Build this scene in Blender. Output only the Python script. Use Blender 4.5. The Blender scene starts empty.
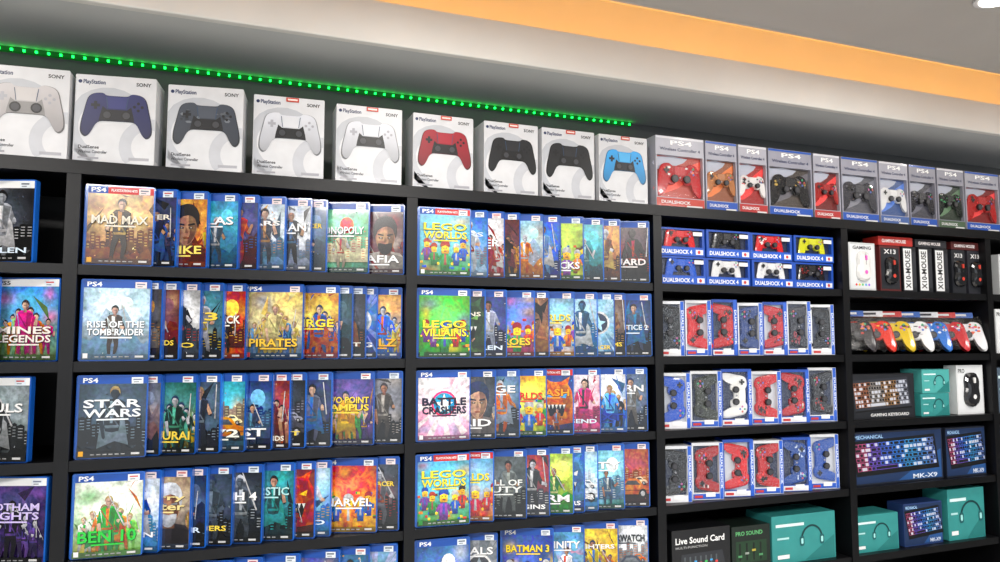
import bpy, math, random
import numpy as np
from mathutils import Vector, Matrix
R=math.radians
# ------------------------------------------------------------------ survey constants
A=R(21.5); P=R(4.57); EYE=1.62; D=1.74; FPX=750.0
sA,cA,sP,cP=math.sin(A),math.cos(A),math.sin(P),math.cos(P)
def along(u,h=0.0,d=D):
    """metres along the shelf wall for a measured photo column, at height h (rel. eye) and distance d from the eye plane"""
    t=(u-500)/FPX
    return (d*sA+t*(d*cA*cP+h*sP))/(cA-t*cP*sA)
TOP=EYE+0.372
ROW=[EYE+0.157-0.199*i for i in range(6)]       # board tops
DIV=[-0.96,-0.258,0.4575,1.147,1.8185,2.4535,3.12]
SD=0.30                                          # shelf depth
def lin(c): return c/12.92 if c<=0.04045 else ((c+0.055)/1.055)**2.4
def H(s):
    if not isinstance(s,str): return tuple(s)
    return tuple(lin(int(s[i:i+2],16)/255) for i in (0,2,4))
# ------------------------------------------------------------------ materials
def newmat(name):
    m=bpy.data.materials.new(name); m.use_nodes=True
    nt=m.node_tree; return m,nt,nt.nodes["Principled BSDF"]
def attrmat(name,rough,nscale,lo,hi,coat=0.0,detail=3,hue=False):
    m,nt,b=newmat(name)
    a=nt.nodes.new("ShaderNodeVertexColor"); a.layer_name="Col"
    tc=nt.nodes.new("ShaderNodeTexCoord")
    n=nt.nodes.new("ShaderNodeTexNoise"); n.inputs["Scale"].default_value=nscale; n.inputs["Detail"].default_value=detail
    mr=nt.nodes.new("ShaderNodeMapRange"); mr.inputs[1].default_value=0.3; mr.inputs[2].default_value=0.7
    mr.inputs[3].default_value=lo; mr.inputs[4].default_value=hi
    mx=nt.nodes.new("ShaderNodeVectorMath"); mx.operation='SCALE'
    nt.links.new(tc.outputs["Object"],n.inputs["Vector"])
    nt.links.new(n.outputs["Fac"],mr.inputs[0])
    src=a.outputs["Color"]
    if hue:
        n2=nt.nodes.new("ShaderNodeTexNoise"); n2.inputs["Scale"].default_value=38; n2.inputs["Detail"].default_value=4
        n2.inputs["Distortion"].default_value=1.5
        m2=nt.nodes.new("ShaderNodeMapRange"); m2.inputs[1].default_value=.35; m2.inputs[2].default_value=.65; m2.inputs[3].default_value=.475; m2.inputs[4].default_value=.525
        hs=nt.nodes.new("ShaderNodeHueSaturation"); hs.inputs["Saturation"].default_value=1.05
        m3=nt.nodes.new("ShaderNodeMapRange"); m3.inputs[1].default_value=.38; m3.inputs[2].default_value=.62; m3.inputs[3].default_value=.88; m3.inputs[4].default_value=1.32
        nt.links.new(tc.outputs["Object"],n2.inputs["Vector"]); nt.links.new(n2.outputs["Fac"],m2.inputs[0]); nt.links.new(n2.outputs["Fac"],m3.inputs[0])
        nt.links.new(m2.outputs[0],hs.inputs["Hue"]); nt.links.new(m3.outputs[0],hs.inputs["Value"]); nt.links.new(src,hs.inputs["Color"]); src=hs.outputs[0]
    nt.links.new(src,mx.inputs[0]); nt.links.new(mr.outputs[0],mx.inputs["Scale"])
    nt.links.new(mx.outputs[0],b.inputs["Base Color"])
    b.inputs["Roughness"].default_value=rough
    b.inputs["Coat Weight"].default_value=coat; b.inputs["Coat Roughness"].default_value=.06
    return m
M_PRINT=attrmat("printed_card",0.42,30,0.95,1.04,.15)
M_ART=attrmat("cover_art",0.22,130,0.68,1.4,1.0,8,True)
M_PLAS=attrmat("tinted_plastic",0.15,12,0.9,1.1,0.6)
M_FILM,nt,b=newmat("clear_film")
out=nt.nodes["Material Output"]; tr=nt.nodes.new("ShaderNodeBsdfTransparent"); gl=nt.nodes.new("ShaderNodeBsdfGlossy")
gl.inputs["Roughness"].default_value=0.1; mixs=nt.nodes.new("ShaderNodeMixShader")
nz=nt.nodes.new("ShaderNodeTexNoise"); nz.inputs["Scale"].default_value=45; nz.inputs["Detail"].default_value=4
mr=nt.nodes.new("ShaderNodeMapRange"); mr.inputs[1].default_value=.5; mr.inputs[2].default_value=.75; mr.inputs[3].default_value=.03; mr.inputs[4].default_value=.32
nt.links.new(nz.outputs["Fac"],mr.inputs[0]); nt.links.new(mr.outputs[0],mixs.inputs[0])
nt.links.new(tr.outputs[0],mixs.inputs[1]); nt.links.new(gl.outputs[0],mixs.inputs[2]); nt.links.new(mixs.outputs[0],out.inputs["Surface"])
MATS=[M_PRINT,M_ART,M_PLAS,M_FILM]
def solid(name,col,rough,nscale=8,var=0.06,bump=0.0,emit=None,es=0,spec=.5):
    m,nt,b=newmat(name); c=H(col)
    n=nt.nodes.new("ShaderNodeTexNoise"); n.inputs["Scale"].default_value=nscale; n.inputs["Detail"].default_value=5
    tc=nt.nodes.new("ShaderNodeTexCoord"); nt.links.new(tc.outputs["Object"],n.inputs["Vector"])
    cr=nt.nodes.new("ShaderNodeValToRGB")
    cr.color_ramp.elements[0].position=.3; cr.color_ramp.elements[1].position=.7
    cr.color_ramp.elements[0].color=tuple(x*(1-var) for x in c)+(1,)
    cr.color_ramp.elements[1].color=tuple(min(1,x*(1+var)) for x in c)+(1,)
    nt.links.new(n.outputs["Fac"],cr.inputs[0]); nt.links.new(cr.outputs[0],b.inputs["Base Color"])
    b.inputs["Roughness"].default_value=rough; b.inputs["Specular IOR Level"].default_value=spec
    if bump:
        bp=nt.nodes.new("ShaderNodeBump"); bp.inputs["Strength"].default_value=bump; bp.inputs["Distance"].default_value=.002
        nt.links.new(n.outputs["Fac"],bp.inputs["Height"]); nt.links.new(bp.outputs[0],b.inputs["Normal"])
    if emit:
        b.inputs["Emission Color"].default_value=H(emit)+(1,); b.inputs["Emission Strength"].default_value=es
    return m
# ------------------------------------------------------------------ mesh builder
def smooth(pts,n=4):
    o=[];N=len(pts)
    for i in range(N):
        p0,p1,p2,p3=[np.array(pts[(i+k-1)%N]) for k in range(4)]
        for j in range(n):
            t=j/n
            o.append(tuple(0.5*((2*p1)+(-p0+p2)*t+(2*p0-5*p1+4*p2-p3)*t*t+(-p0+3*p1-3*p2+p3)*t**3)))
    return o
def circ(cx,cz,r,n=12,rz=None): return [(cx+r*math.cos(2*math.pi*i/n),cz+(rz or r)*math.sin(2*math.pi*i/n)) for i in range(n)]
def rrect(x0,x1,z0,z1,r,n=3):
    o=[]
    for cx,cz,a in ((x1-r,z1-r,0),(x0+r,z1-r,90),(x0+r,z0+r,180),(x1-r,z0+r,270)):
        for k in range(n+1):
            t=R(a+90*k/n); o.append((cx+r*math.cos(t),cz+r*math.sin(t)))
    return o
TC={}
def textmesh(s):
    if s in TC: return TC[s]
    c=bpy.data.curves.new("t",'FONT'); c.body=s; c.resolution_u=2; c.offset=0.022
    o=bpy.data.objects.new("t",c); bpy.context.scene.collection.objects.link(o)
    bpy.context.view_layer.update()
    dg=bpy.context.evaluated_depsgraph_get()
    me=bpy.data.meshes.new_from_object(o.evaluated_get(dg))
    v=np.array([tuple(q.co) for q in me.vertices]); f=[tuple(p.vertices) for p in me.polygons]
    bpy.data.objects.remove(o); bpy.data.curves.remove(c); bpy.data.meshes.remove(me)
    mn=v.min(0); mx=v.max(0); v=(v-mn)[:,:2]; asp=(mx-mn)[0]/(mx-mn)[1]
    v=v/((mx-mn)[:2]); TC[s]=(v,f,asp); return TC[s]
class MB:
    def __init__(s): s.v=[];s.f=[];s.c=[];s.m=[]
    def add(s,M,vs,fs,col,mat=0):
        k=len(s.v)
        for p in vs:
            q=M@Vector(p); s.v.append((q.x,q.y,q.z))
        c4=H(col)+(1.0,)
        for f in fs:
            s.f.append(tuple(i+k for i in f)); s.m.append(mat); s.c.extend([c4]*len(f))
    def poly(s,M,o,y,col,mat=0): s.add(M,[(x,y,z) for x,z in o],[tuple(range(len(o)))],col,mat)
    def gpoly(s,M,o,y,c1,c2,mat=1):
        """flat polygon, printed colour graded from c1 (top) to c2 (bottom)"""
        k=len(s.v); zs=[z for _,z in o]; a,bb=min(zs),max(zs); d=max(bb-a,1e-6)
        for x,z in o:
            q=M@Vector((x,y,z)); s.v.append((q.x,q.y,q.z))
        s.f.append(tuple(range(k,k+len(o)))); s.m.append(mat)
        for x,z in o:
            t=(z-a)/d; s.c.append(tuple(float(c2[i]*(1-t)+c1[i]*t) for i in range(3))+(1.0,))
    def rect(s,M,x0,x1,z0,z1,y,col,mat=0): s.poly(M,[(x0,z0),(x1,z0),(x1,z1),(x0,z1)],y,col,mat)
    def loft(s,M,layers,col,mat=0):
        n=len(layers[0][0]); vs=[];fs=[]
        for o,y in layers: vs+=[(x,y,z) for x,z in o]
        fs.append(tuple(range(n))); L=len(layers); fs.append(tuple((L-1)*n+i for i in range(n)))
        for l in range(L-1):
            for i in range(n):
                j=(i+1)%n; fs.append((l*n+i,l*n+j,(l+1)*n+j,(l+1)*n+i))
        s.add(M,vs,fs,col,mat)
    def prism(s,M,o,y0,y1,col,mat=0): s.loft(M,[(o,y0),(o,y1)],col,mat)
    def box(s,M,x0,x1,y0,y1,z0,z1,col,mat=0,ch=0.0):
        s.prism(M,rrect(x0,x1,z0,z1,ch,1) if ch else [(x0,z0),(x1,z0),(x1,z1),(x0,z1)],y0,y1,col,mat)
    def grid(s,M,x0,x1,z0,z1,y,arr,mat=1):
        nz,nx,_=arr.shape; k=len(s.v)
        for j in range(nz):
            for i in range(nx):
                q=M@Vector((x0+(x1-x0)*i/(nx-1),y,z0+(z1-z0)*j/(nz-1))); s.v.append((q.x,q.y,q.z))
        A4=[[ (float(c[0]),float(c[1]),float(c[2]),1.0) for c in row] for row in arr]
        for j in range(nz-1):
            for i in range(nx-1):
                a=k+j*nx+i; s.f.append((a,a+1,a+nx+1,a+nx)); s.m.append(mat)
                s.c.extend([A4[j][i],A4[j][i+1],A4[j+1][i+1],A4[j+1][i]])
    def text(s,M,t,x0,x1,z0,z1,y,col,mat=0):
        v,f,asp=textmesh(t); w=x1-x0; h=z1-z0
        s.add(M,[(x0+a*w,y,z0+b*h) for a,b in v],f,col,mat)
    def finish(s,name):
        v=np.array(s.v); org=Vector(((v[:,0].min()+v[:,0].max())/2,(v[:,1].min()+v[:,1].max())/2,v[:,2].min()))
        v=v-np.array(org)
        me=bpy.data.meshes.new(name); me.from_pydata(v.tolist(),[],s.f)
        for m in MATS: me.materials.append(m)
        me.polygons.foreach_set("material_index",s.m)
        ca=me.color_attributes.new("Col",'FLOAT_COLOR','CORNER')
        ca.data.foreach_set("color",np.array(s.c,dtype=np.float32).ravel())
        me.update()
        o=bpy.data.objects.new(name,me); o.location=org; bpy.context.scene.collection.objects.link(o); return o
def T(x,y,z,yaw=0,tilt=0): return Matrix.Translation((x,y,z))@Matrix.Rotation(R(yaw),4,'Z')@Matrix.Rotation(R(tilt),4,'X')
def simple_box(name,x0,x1,y0,y1,z0,z1,mat,bev=0.0):
    me=bpy.data.meshes.new(name); cx,cy,cz=(x0+x1)/2,(y0+y1)/2,(z0+z1)/2
    vs=[(x-cx,y-cy,z-cz) for x in(x0,x1) for y in(y0,y1) for z in(z0,z1)]
    me.from_pydata(vs,[],[(0,1,3,2),(4,6,7,5),(0,4,5,1),(2,3,7,6),(0,2,6,4),(1,5,7,3)])
    me.materials.append(mat); o=bpy.data.objects.new(name,me); o.location=(cx,cy,cz)
    bpy.context.scene.collection.objects.link(o)
    if bev:
        m=o.modifiers.new("b",'BEVEL'); m.width=bev; m.segments=2
    return o
# ------------------------------------------------------------------ room
M_WALL=solid("wall_paint","6a6c6c",.8,5,.05,.2)
M_SOF=solid("soffit_paint","d2d4d6",.75,3,.05,.15)
M_FAS=solid("fascia_paint","eeece8",.6,4,.04,.1)
M_CEIL=solid("ceiling_paint","cac4bd",.8,4,.04,.1)
M_CEIL2=solid("cove_paint","e6e0d2",.8,4,.03)
M_FLOOR=solid("floor_tile","c4c2bc",.35,6,.1)
M_BLACK=solid("black_laminate","08080b",.38,25,.25,.1,spec=.35)
Z=EYE
simple_box("wall_back",-2.6,4.6,SD+.004,SD+.12,0,Z+1.05,M_WALL)
simple_box("wall_right",4.6,4.72,-4.5,SD+.12,0,Z+1.05,M_WALL)
simple_box("wall_left",-2.72,-2.6,-4.5,SD+.12,0,Z+1.05,M_WALL)
simple_box("floor",-2.72,4.72,-4.5,SD+.12,-.05,0,M_FLOOR)
simple_box("ceiling",-2.6,4.6,-4.5,-.245,Z+.80,Z+1.0,M_CEIL)
simple_box("ceiling_cove",-2.6,4.6,-.5,SD,Z+1.0,Z+1.04,M_CEIL2)
simple_box("trim_soffit",-2.6,4.6,-.03,SD,Z+.695,Z+.715,M_SOF)
simple_box("trim_fascia",-2.6,4.6,-.052,-.03,Z+.693,Z+.797,M_FAS,.003)
simple_box("trim_cove_back",-2.6,4.6,.14,.16,Z+.715,Z+1.0,M_CEIL2)
M_WARM=solid("warm_led","ffd080",.5,4,.0,emit="ff9a30",es=3)
simple_box("cove_led_strip",-2.5,4.5,.01,.025,Z+.716,Z+.724,M_WARM)
def area(name,loc,sx,sy,e,col,rot=(0,0,0),shape='RECTANGLE'):
    l=bpy.data.lights.new(name,'AREA'); l.shape=shape; l.size=sx; l.size_y=sy; l.energy=e; l.color=col
    o=bpy.data.objects.new(name,l); o.location=loc; o.rotation_euler=rot; bpy.context.scene.collection.objects.link(o); return o
area("cove_light",(1.0,.055,Z+.735),7.0,.03,8.5,(1,.50,.12),(R(180),0,0))
M_LAMP=solid("lamp_glass","ffffff",.4,4,0,emit="fff4e6",es=9)
M_RIM=solid("lamp_rim","dedede",.3)
def downlight(x,y):
    e=bpy.data.objects.new("ceiling_downlight",None); e.location=(x,y,Z+.80); bpy.context.scene.collection.objects.link(e)
    for nm,r,z0,z1,m in (("rim",.048,-.006,0.0,M_RIM),("lens",.036,-.008,-.004,M_LAMP)):
        b2=[(r*math.cos(i*math.pi/16),r*math.sin(i*math.pi/16)) for i in range(32)]
        me=bpy.data.meshes.new(nm); n=32
        me.from_pydata([(a,c,z0) for a,c in b2]+[(a,c,z1) for a,c in b2],[],[tuple(range(n)),tuple(range(n,2*n))]+[(i,(i+1)%n,n+(i+1)%n,n+i) for i in range(n)])
        me.materials.append(m); o=bpy.data.objects.new(nm,me); o.parent=e; bpy.context.scene.collection.objects.link(o)
    l=area("bulb",(0,0,-.012),.08,.08,6,(1,.95,.88),shape='DISK'); l.parent=e
for x in (-.7,.5,1.70,2.9): downlight(x,-.59)
def panel(x,y):
    e=bpy.data.objects.new("ceiling_light_panel",None); e.location=(x,y,Z+.80); bpy.context.scene.collection.objects.link(e)
    a=simple_box("frame",-.32,.32,-.32,.32,-.012,0,M_RIM,.002); a.parent=e
    c=simple_box("diffuser",-.29,.29,-.29,.29,-.016,-.012,M_LAMP); c.parent=e
    l=area("tube",(0,0,-.02),.58,.58,38,(1,.98,.96)); l.parent=e
for x in (-.9,.7,2.3): panel(x,-2.1)
e=bpy.data.objects.new("ceiling_air_grille",None); e.location=(2.34,-.35,Z+.80); bpy.context.scene.collection.objects.link(e)
fr=simple_box("frame",-.16,.16,-.07,.07,-.006,0,M_RIM,.002); fr.parent=e
for i in range(6):
    s=simple_box("slat",-.15,.15,-.058+i*.02,-.046+i*.02,-.010,-.006,M_BLACK); s.parent=e
# shelving
b=MB()
I=Matrix.Identity(4); BK="141416"
for x in DIV: b.box(I,x-.013,x+.013,-.004,SD,0.0,TOP-.028,BK)
b.box(I,DIV[0]-.013,DIV[-1]+.013,-.006,SD,TOP-.028,TOP,BK)
for i in range(len(DIV)-1):
    for z in ROW+[ROW[-1]-.25,.08]:
        b.box(I,DIV[i]+.013,DIV[i+1]-.013,0,SD,z-.021,z,BK)
b.box(I,DIV[0]-.013,DIV[-1]+.013,SD-.004,SD+.002,0,TOP-.03,"101012")
o=b.finish("display_shelving"); o.data.materials.clear(); o.data.materials.append(M_BLACK); 
o.data.polygons.foreach_set("material_index",[0]*len(o.data.polygons))
# green LED string fixed in the wall/soffit corner
M_GRN=solid("green_led","20ff50",.4,4,0,emit="10ff48",es=7)
M_GW=solid("led_tape","0a2010",.5,20,.1,emit="00ff40",es=.08)
e=bpy.data.objects.new("green_led_string",None); e.location=(0,SD-.01,Z+.688); bpy.context.scene.collection.objects.link(e)
tp=simple_box("tape",-1.1,1.25,-.002,.012,-.004,.0065,M_GW); tp.parent=e
me=bpy.data.meshes.new("diodes"); vs=[];fs=[]
for i in range(92):
    x=-1.08+i*.0255; k=len(vs); r=.0024
    vs+=[(x+dx*r,-.004+dy*.003,-.001+dz*r) for dx in(-1,1) for dy in(-1,1) for dz in(-1,1)]
    fs+=[tuple(k+j for j in f) for f in ((0,1,3,2),(4,6,7,5),(0,4,5,1),(2,3,7,6),(0,2,6,4),(1,5,7,3))]
me.from_pydata(vs,[],fs); me.materials.append(M_GRN); o=bpy.data.objects.new("diodes",me); o.parent=e; bpy.context.scene.collection.objects.link(o)
# ------------------------------------------------------------------ game cases: drawn cover artwork
W,HT,TH=.135,.17,.014
CX0,CX1,CZ0,CZ1=-W+.006,-.003,.003,.152
def cover(b,M,pal,sd,style,cx):
    rg=random.Random(sd*7+3); nr=np.random.RandomState(sd)
    dim=1.0 if style=='lego' else .95
    t,bm,fg,ac=[np.array(H(c))*dim for c in pal]
    nz,nx=20,16
    zz,xx=np.meshgrid(np.linspace(0,1,nz),np.linspace(0,1,nx),indexing='ij')
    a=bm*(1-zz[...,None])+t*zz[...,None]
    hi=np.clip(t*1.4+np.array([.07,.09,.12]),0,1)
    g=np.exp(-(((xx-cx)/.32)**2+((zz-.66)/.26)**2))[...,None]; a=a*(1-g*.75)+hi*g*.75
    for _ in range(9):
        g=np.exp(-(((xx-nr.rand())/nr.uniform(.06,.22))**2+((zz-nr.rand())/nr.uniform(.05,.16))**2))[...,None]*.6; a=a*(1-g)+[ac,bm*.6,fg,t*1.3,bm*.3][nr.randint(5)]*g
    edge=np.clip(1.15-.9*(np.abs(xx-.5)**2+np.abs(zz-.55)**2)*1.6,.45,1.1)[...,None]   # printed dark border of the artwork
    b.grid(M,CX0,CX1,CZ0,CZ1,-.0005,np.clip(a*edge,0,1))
    L=[-.0007]
    def p(o,c,k=.6):
        c=np.clip(np.array(c),0,1); o=[(CX0+(CX1-CX0)*min(max(x,0),1),CZ0+(CZ1-CZ0)*min(max(z,0),1)) for x,z in o]
        b.gpoly(M,o,L[0],c,c*k); L[0]-=.00003
    dk=bm*.25; skin=np.array(H(rg.choice(["d8a88c","b88468","e4bca4","c8c8d0"])))*.85; hair=np.array(H(rg.choice(["181418","30282c","a08858","101014","c8ccd4","203050"])))
    def limb(x0,z0,x1,z1,w0,w1,c,k=.6):
        dx,dz=x1-x0,z1-z0; l=math.hypot(dx,dz)+1e-6; nx_,nz_=-dz/l,dx/l
        p([(x0+nx_*w0,z0+nz_*w0),(x1+nx_*w1,z1+nz_*w1),(x1+dx/l*w1,z1+dz/l*w1),(x1-nx_*w1,z1-nz_*w1),(x0-nx_*w0,z0-nz_*w0)],c,k)
    def human(x,z,s,c,sk=None,c2=None):
        sk=skin if sk is None else sk; c2=ac if c2 is None else c2
        lean=rg.uniform(-.05,.05)*s
        for q in(-1,1):
            kx,kz=x+q*rg.uniform(.07,.12)*s,z+.2*s
            limb(x+q*.05*s,z+.38*s,kx,kz,.062*s,.045*s,c*.5); limb(kx,kz,kx+q*rg.uniform(-.04,.05)*s,z+.01*s,.045*s,.03*s,c*.4); limb(kx-.01,z+.02*s,kx+q*.05*s,z,.03*s,.02*s,dk)
        ax=rg.choice([(-.22,.35,-.2,.55),(-.2,.42,-.3,.62),(-.17,.4,-.12,.3)])
        if rg.random()<.4: p([(x-.14*s,z+.76*s),(x+.14*s,z+.76*s),(x+.26*s,z+.14*s),(x+.05*s,z+.2*s),(x-.22*s,z+.1*s)],c2*.6,.4)
        limb(x-.12*s,z+.70*s,x+ax[0]*s,z+ax[1]*s+.1*s,.047*s,.035*s,c*.8); limb(x+ax[0]*s,z+ax[1]*s+.1*s,x+ax[2]*s,z+(ax[3]-.05)*s,.034*s,.024*s,sk*.8)
        limb(x+.12*s,z+.70*s,x+.22*s,z+.52*s,.047*s,.035*s,c*.7); limb(x+.22*s,z+.52*s,x+rg.uniform(.1,.34)*s,z+rg.uniform(.45,.7)*s,.035*s,.026*s,sk*.9)
        p(smooth([(x-.16*s+lean,z+.74*s),(x,z+.79*s),(x+.16*s+lean,z+.74*s),(x+.12*s,z+.5*s),(x+.10*s,z+.34*s),(x-.10*s,z+.34*s),(x-.12*s,z+.5*s)],2),c*1.2,.5)
        p([(x+.03*s+lean,z+.76*s),(x+.15*s+lean,z+.73*s),(x+.11*s,z+.5*s),(x+.09*s,z+.36*s),(x+.03*s,z+.36*s)],c*.55)
        p([(x-.04*s,z+.76*s),(x+.03*s,z+.76*s),(x+.01*s,z+.45*s),(x-.03*s,z+.45*s)],c2*.8); limb(x-.13*s,z+.72*s,x+.09*s,z+.42*s,.012*s,.012*s,c2*.35)
        p([(x-.11*s,z+.42*s),(x+.11*s,z+.42*s),(x+.10*s,z+.38*s),(x-.10*s,z+.38*s)],c2*.4)
        x+=lean
        p([(x-.03*s,z+.80*s),(x+.03*s,z+.80*s),(x+.035*s,z+.75*s),(x-.035*s,z+.75*s)],sk*.5)
        p(circ(x,z+.87*s,.064*s,12,.078*s),sk,.65); p([(x+.01*s,z+.93*s),(x+.055*s,z+.91*s),(x+.06*s,z+.85*s),(x+.03*s,z+.80*s),(x+.01*s,z+.80*s)],sk*.5)
        p(smooth([(x-.075*s,z+.86*s),(x-.07*s,z+.93*s),(x,z+.975*s),(x+.07*s,z+.93*s),(x+.078*s,z+.85*s),(x+.045*s,z+.91*s),(x-.04*s,z+.92*s)],2),hair)
        p([(x-.04*s,z+.878*s),(x+.04*s,z+.878*s),(x+.03*s,z+.866*s),(x-.03*s,z+.866*s)],sk*.3)
        if rg.random()<.5: limb(x+.3*s,z+.45*s,x+rg.uniform(-.1,.4)*s,z+1.0*s,.014*s,.008*s,np.array([.5,.5,.52]))
        limb(x-.155*s,z+.73*s,x-.11*s,z+.5*s,.006*s,.004*s,hi)
    def face(x,z,s):
        p(smooth([(x-.46*s,z-.55*s),(x-.38*s,z-.28*s),(x-.12*s,z-.2*s),(x+.12*s,z-.2*s),(x+.40*s,z-.28*s),(x+.48*s,z-.55*s)],2),fg*.8,.4)
        p([(x+.06*s,z-.22*s),(x+.38*s,z-.28*s),(x+.44*s,z-.5*s),(x+.06*s,z-.5*s)],fg*.35)
        limb(x-.3*s,z-.27*s,x-.1*s,z-.5*s,.02*s,.02*s,ac*.7)
        p([(x-.1*s,z-.1*s),(x+.1*s,z-.1*s),(x+.1*s,z-.26*s),(x-.1*s,z-.26*s)],skin*.4)
        p(smooth([(x,z+.26*s),(x+.15*s,z+.2*s),(x+.175*s,z+.02*s),(x+.12*s,z-.15*s),(x,z-.24*s),(x-.12*s,z-.15*s),(x-.175*s,z+.02*s),(x-.15*s,z+.2*s)],3),skin,.6)
        p(smooth([(x+.03*s,z+.2*s),(x+.14*s,z+.18*s),(x+.168*s,z+.02*s),(x+.115*s,z-.14*s),(x+.02*s,z-.22*s),(x+.06*s,z-.05*s)],2),skin*.38)
        p(smooth([(x-.19*s,z-.0*s),(x-.21*s,z+.2*s),(x-.1*s,z+.33*s),(x+.1*s,z+.34*s),(x+.21*s,z+.2*s),(x+.19*s,z-.0*s),(x+.14*s,z+.14*s),(x+.02*s,z+.19*s),(x-.13*s,z+.13*s)],2),hair)
        for q in(-1,1):
            p([(x+q*.14*s,z+.055*s),(x+q*.03*s,z+.04*s),(x+q*.03*s,z+.062*s),(x+q*.13*s,z+.082*s)],hair*.4); p([(x+q*.12*s,z+.03*s),(x+q*.035*s,z+.025*s),(x+q*.045*s,z-.005*s),(x+q*.11*s,z+.0*s)],skin*.25); p(circ(x+q*.078*s,z+.013*s,.014*s,6,.008*s),(.45,.45,.42))
        p([(x-.005*s,z+.04*s),(x+.03*s,z-.06*s),(x-.025*s,z-.06*s)],skin*.55)
        p([(x-.06*s,z-.12*s),(x,z-.11*s),(x+.06*s,z-.12*s),(x+.035*s,z-.145*s),(x-.035*s,z-.145*s)],skin*np.array([.5,.25,.25]))
        if rg.random()<.4: p(smooth([(x-.13*s,z-.07*s),(x,z-.085*s),(x+.13*s,z-.07*s),(x+.1*s,z-.2*s),(x,z-.25*s),(x-.1*s,z-.2*s)],2),hair*.7)
    def minifig(x,z,s,c,hat):
        ye=np.array(H("f0c020"))
        p([(x-.09*s,z),(x+.09*s,z),(x+.09*s,z+.12*s),(x-.09*s,z+.12*s)],np.array(c)*.45); p([(x-.004*s,z),(x+.004*s,z),(x+.004*s,z+.1*s),(x-.004*s,z+.1*s)],(.01,.01,.01))
        p([(x-.10*s,z+.12*s),(x+.10*s,z+.12*s),(x+.075*s,z+.34*s),(x-.075*s,z+.34*s)],c); p([(x-.02*s,z+.34*s),(x+.02*s,z+.34*s),(x+.03*s,z+.14*s),(x-.03*s,z+.14*s)],np.array(hat)*.8+.05)
        for q in(-1,1): limb(x+q*.085*s,z+.31*s,x+q*.15*s,z+.19*s,.03*s,.028*s,np.array(c)*.8); p(circ(x+q*.155*s,z+.165*s,.028*s,8),ye)
        p(rrect(x-.085*s,x+.085*s,z+.35*s,z+.52*s,.03*s),ye,.7)
        for q in(-1,1): p(circ(x+q*.032*s,z+.45*s,.012*s,6),(.01,.01,.01))
        p([(x-.04*s,z+.405*s),(x+.04*s,z+.405*s),(x+.025*s,z+.385*s),(x-.025*s,z+.385*s)],(.3,.02,.02))
        p(smooth([(x-.10*s,z+.47*s),(x-.09*s,z+.56*s),(x,z+.60*s),(x+.09*s,z+.56*s),(x+.10*s,z+.47*s),(x,z+.50*s)],2),hat)
    def shards(n,c):
        for _ in range(n):
            x,z=rg.random(),rg.random(); q=rg.choice([fg*.6,ac*.8,dk,t*1.1,bm*.5])
            p([(x,z),(x+rg.uniform(-.3,.3),z+rg.uniform(.1,.4)),(x+rg.uniform(-.1,.15),z-rg.uniform(0,.2))],q)
    def sparks(n):
        for _ in range(n):
            x,z,r=rg.random(),rg.random(),rg.uniform(.004,.018); a0=rg.uniform(0,3)
            p([(x+r*math.cos(a0),z+r*math.sin(a0)),(x+r*.6*math.cos(a0+1.8),z+r*.6*math.sin(a0+1.8)),(x+r*1.5*math.cos(a0+3.3),z+r*1.5*math.sin(a0+3.3)),(x+r*.5*math.cos(a0+4.8),z+r*.5*math.sin(a0+4.8))],rg.choice([hi,ac*1.2,dk,fg,t,hi]))
    def skyline(z0,c):
        x=0
        while x<1:
            w=rg.uniform(.05,.12); h=z0+rg.uniform(.08,.32); cc=c*rg.uniform(.5,1.3)
            p([(x,z0-.1),(x+w,z0-.1),(x+w,h),(x+w*.5,h+rg.uniform(0,.04)),(x,h)],cc); 
            for k in range(4): p([(x+w*.2,h-.03-k*.04),(x+w*.8,h-.03-k*.04),(x+w*.8,h-.04-k*.04),(x+w*.2,h-.04-k*.04)],ac*.7)
            x+=w
    def mount(z0,hh,c):
        o=[(0,0)]; x=0
        while x<1: o.append((x,z0+rg.uniform(0,hh))); x+=rg.uniform(.05,.12)
        p(o+[(1,z0),(1,0)],c,.4)
    def car(x,z,s,c):
        p([(x-.4*s,z-.02*s),(x+.42*s,z-.02*s),(x+.40*s,z-.08*s),(x-.38*s,z-.08*s)],dk)
        p(smooth([(x-.42*s,z),(x-.40*s,z+.12*s),(x-.2*s,z+.16*s),(x-.08*s,z+.27*s),(x+.16*s,z+.27*s),(x+.28*s,z+.16*s),(x+.42*s,z+.12*s),(x+.43*s,z)],3),c)
        p([(x-.14*s,z+.16*s),(x-.06*s,z+.24*s),(x+.13*s,z+.24*s),(x+.22*s,z+.16*s)],dk+.05); limb(x-.4*s,z+.06*s,x+.4*s,z+.06*s,.008*s,.008*s,c*.3)
        for q in(-.25,.27): p(circ(x+q*s,z,.09*s,12),(.01,.01,.01)); p(circ(x+q*s,z,.05*s,8),(.4,.4,.42))
        p([(x-.42*s,z+.08*s),(x-.34*s,z+.10*s),(x-.34*s,z+.06*s)],(.9,.9,.7))
    def beast(x,z,s):
        p(smooth([(x-.32*s,z-.3*s),(x-.36*s,z+.05*s),(x-.22*s,z+.3*s),(x-.26*s,z+.42*s),(x-.1*s,z+.34*s),(x+.1*s,z+.34*s),(x+.26*s,z+.42*s),(x+.22*s,z+.3*s),(x+.36*s,z+.05*s),(x+.3*s,z-.3*s)],2),fg,.35)
        p([(x+.05*s,z+.3*s),(x+.2*s,z+.28*s),(x+.33*s,z+.03*s),(x+.2*s,z-.2*s),(x+.1*s,z+.1*s)],fg*.45)
        for q in(-1,1): p([(x+q*.2*s,z+.16*s),(x+q*.06*s,z+.1*s),(x+q*.18*s,z+.08*s)],ac*1.5)
        p([(x-.18*s,z-.02*s),(x+.18*s,z-.02*s),(x+.12*s,z-.2*s),(x-.12*s,z-.2*s)],dk)
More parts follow.
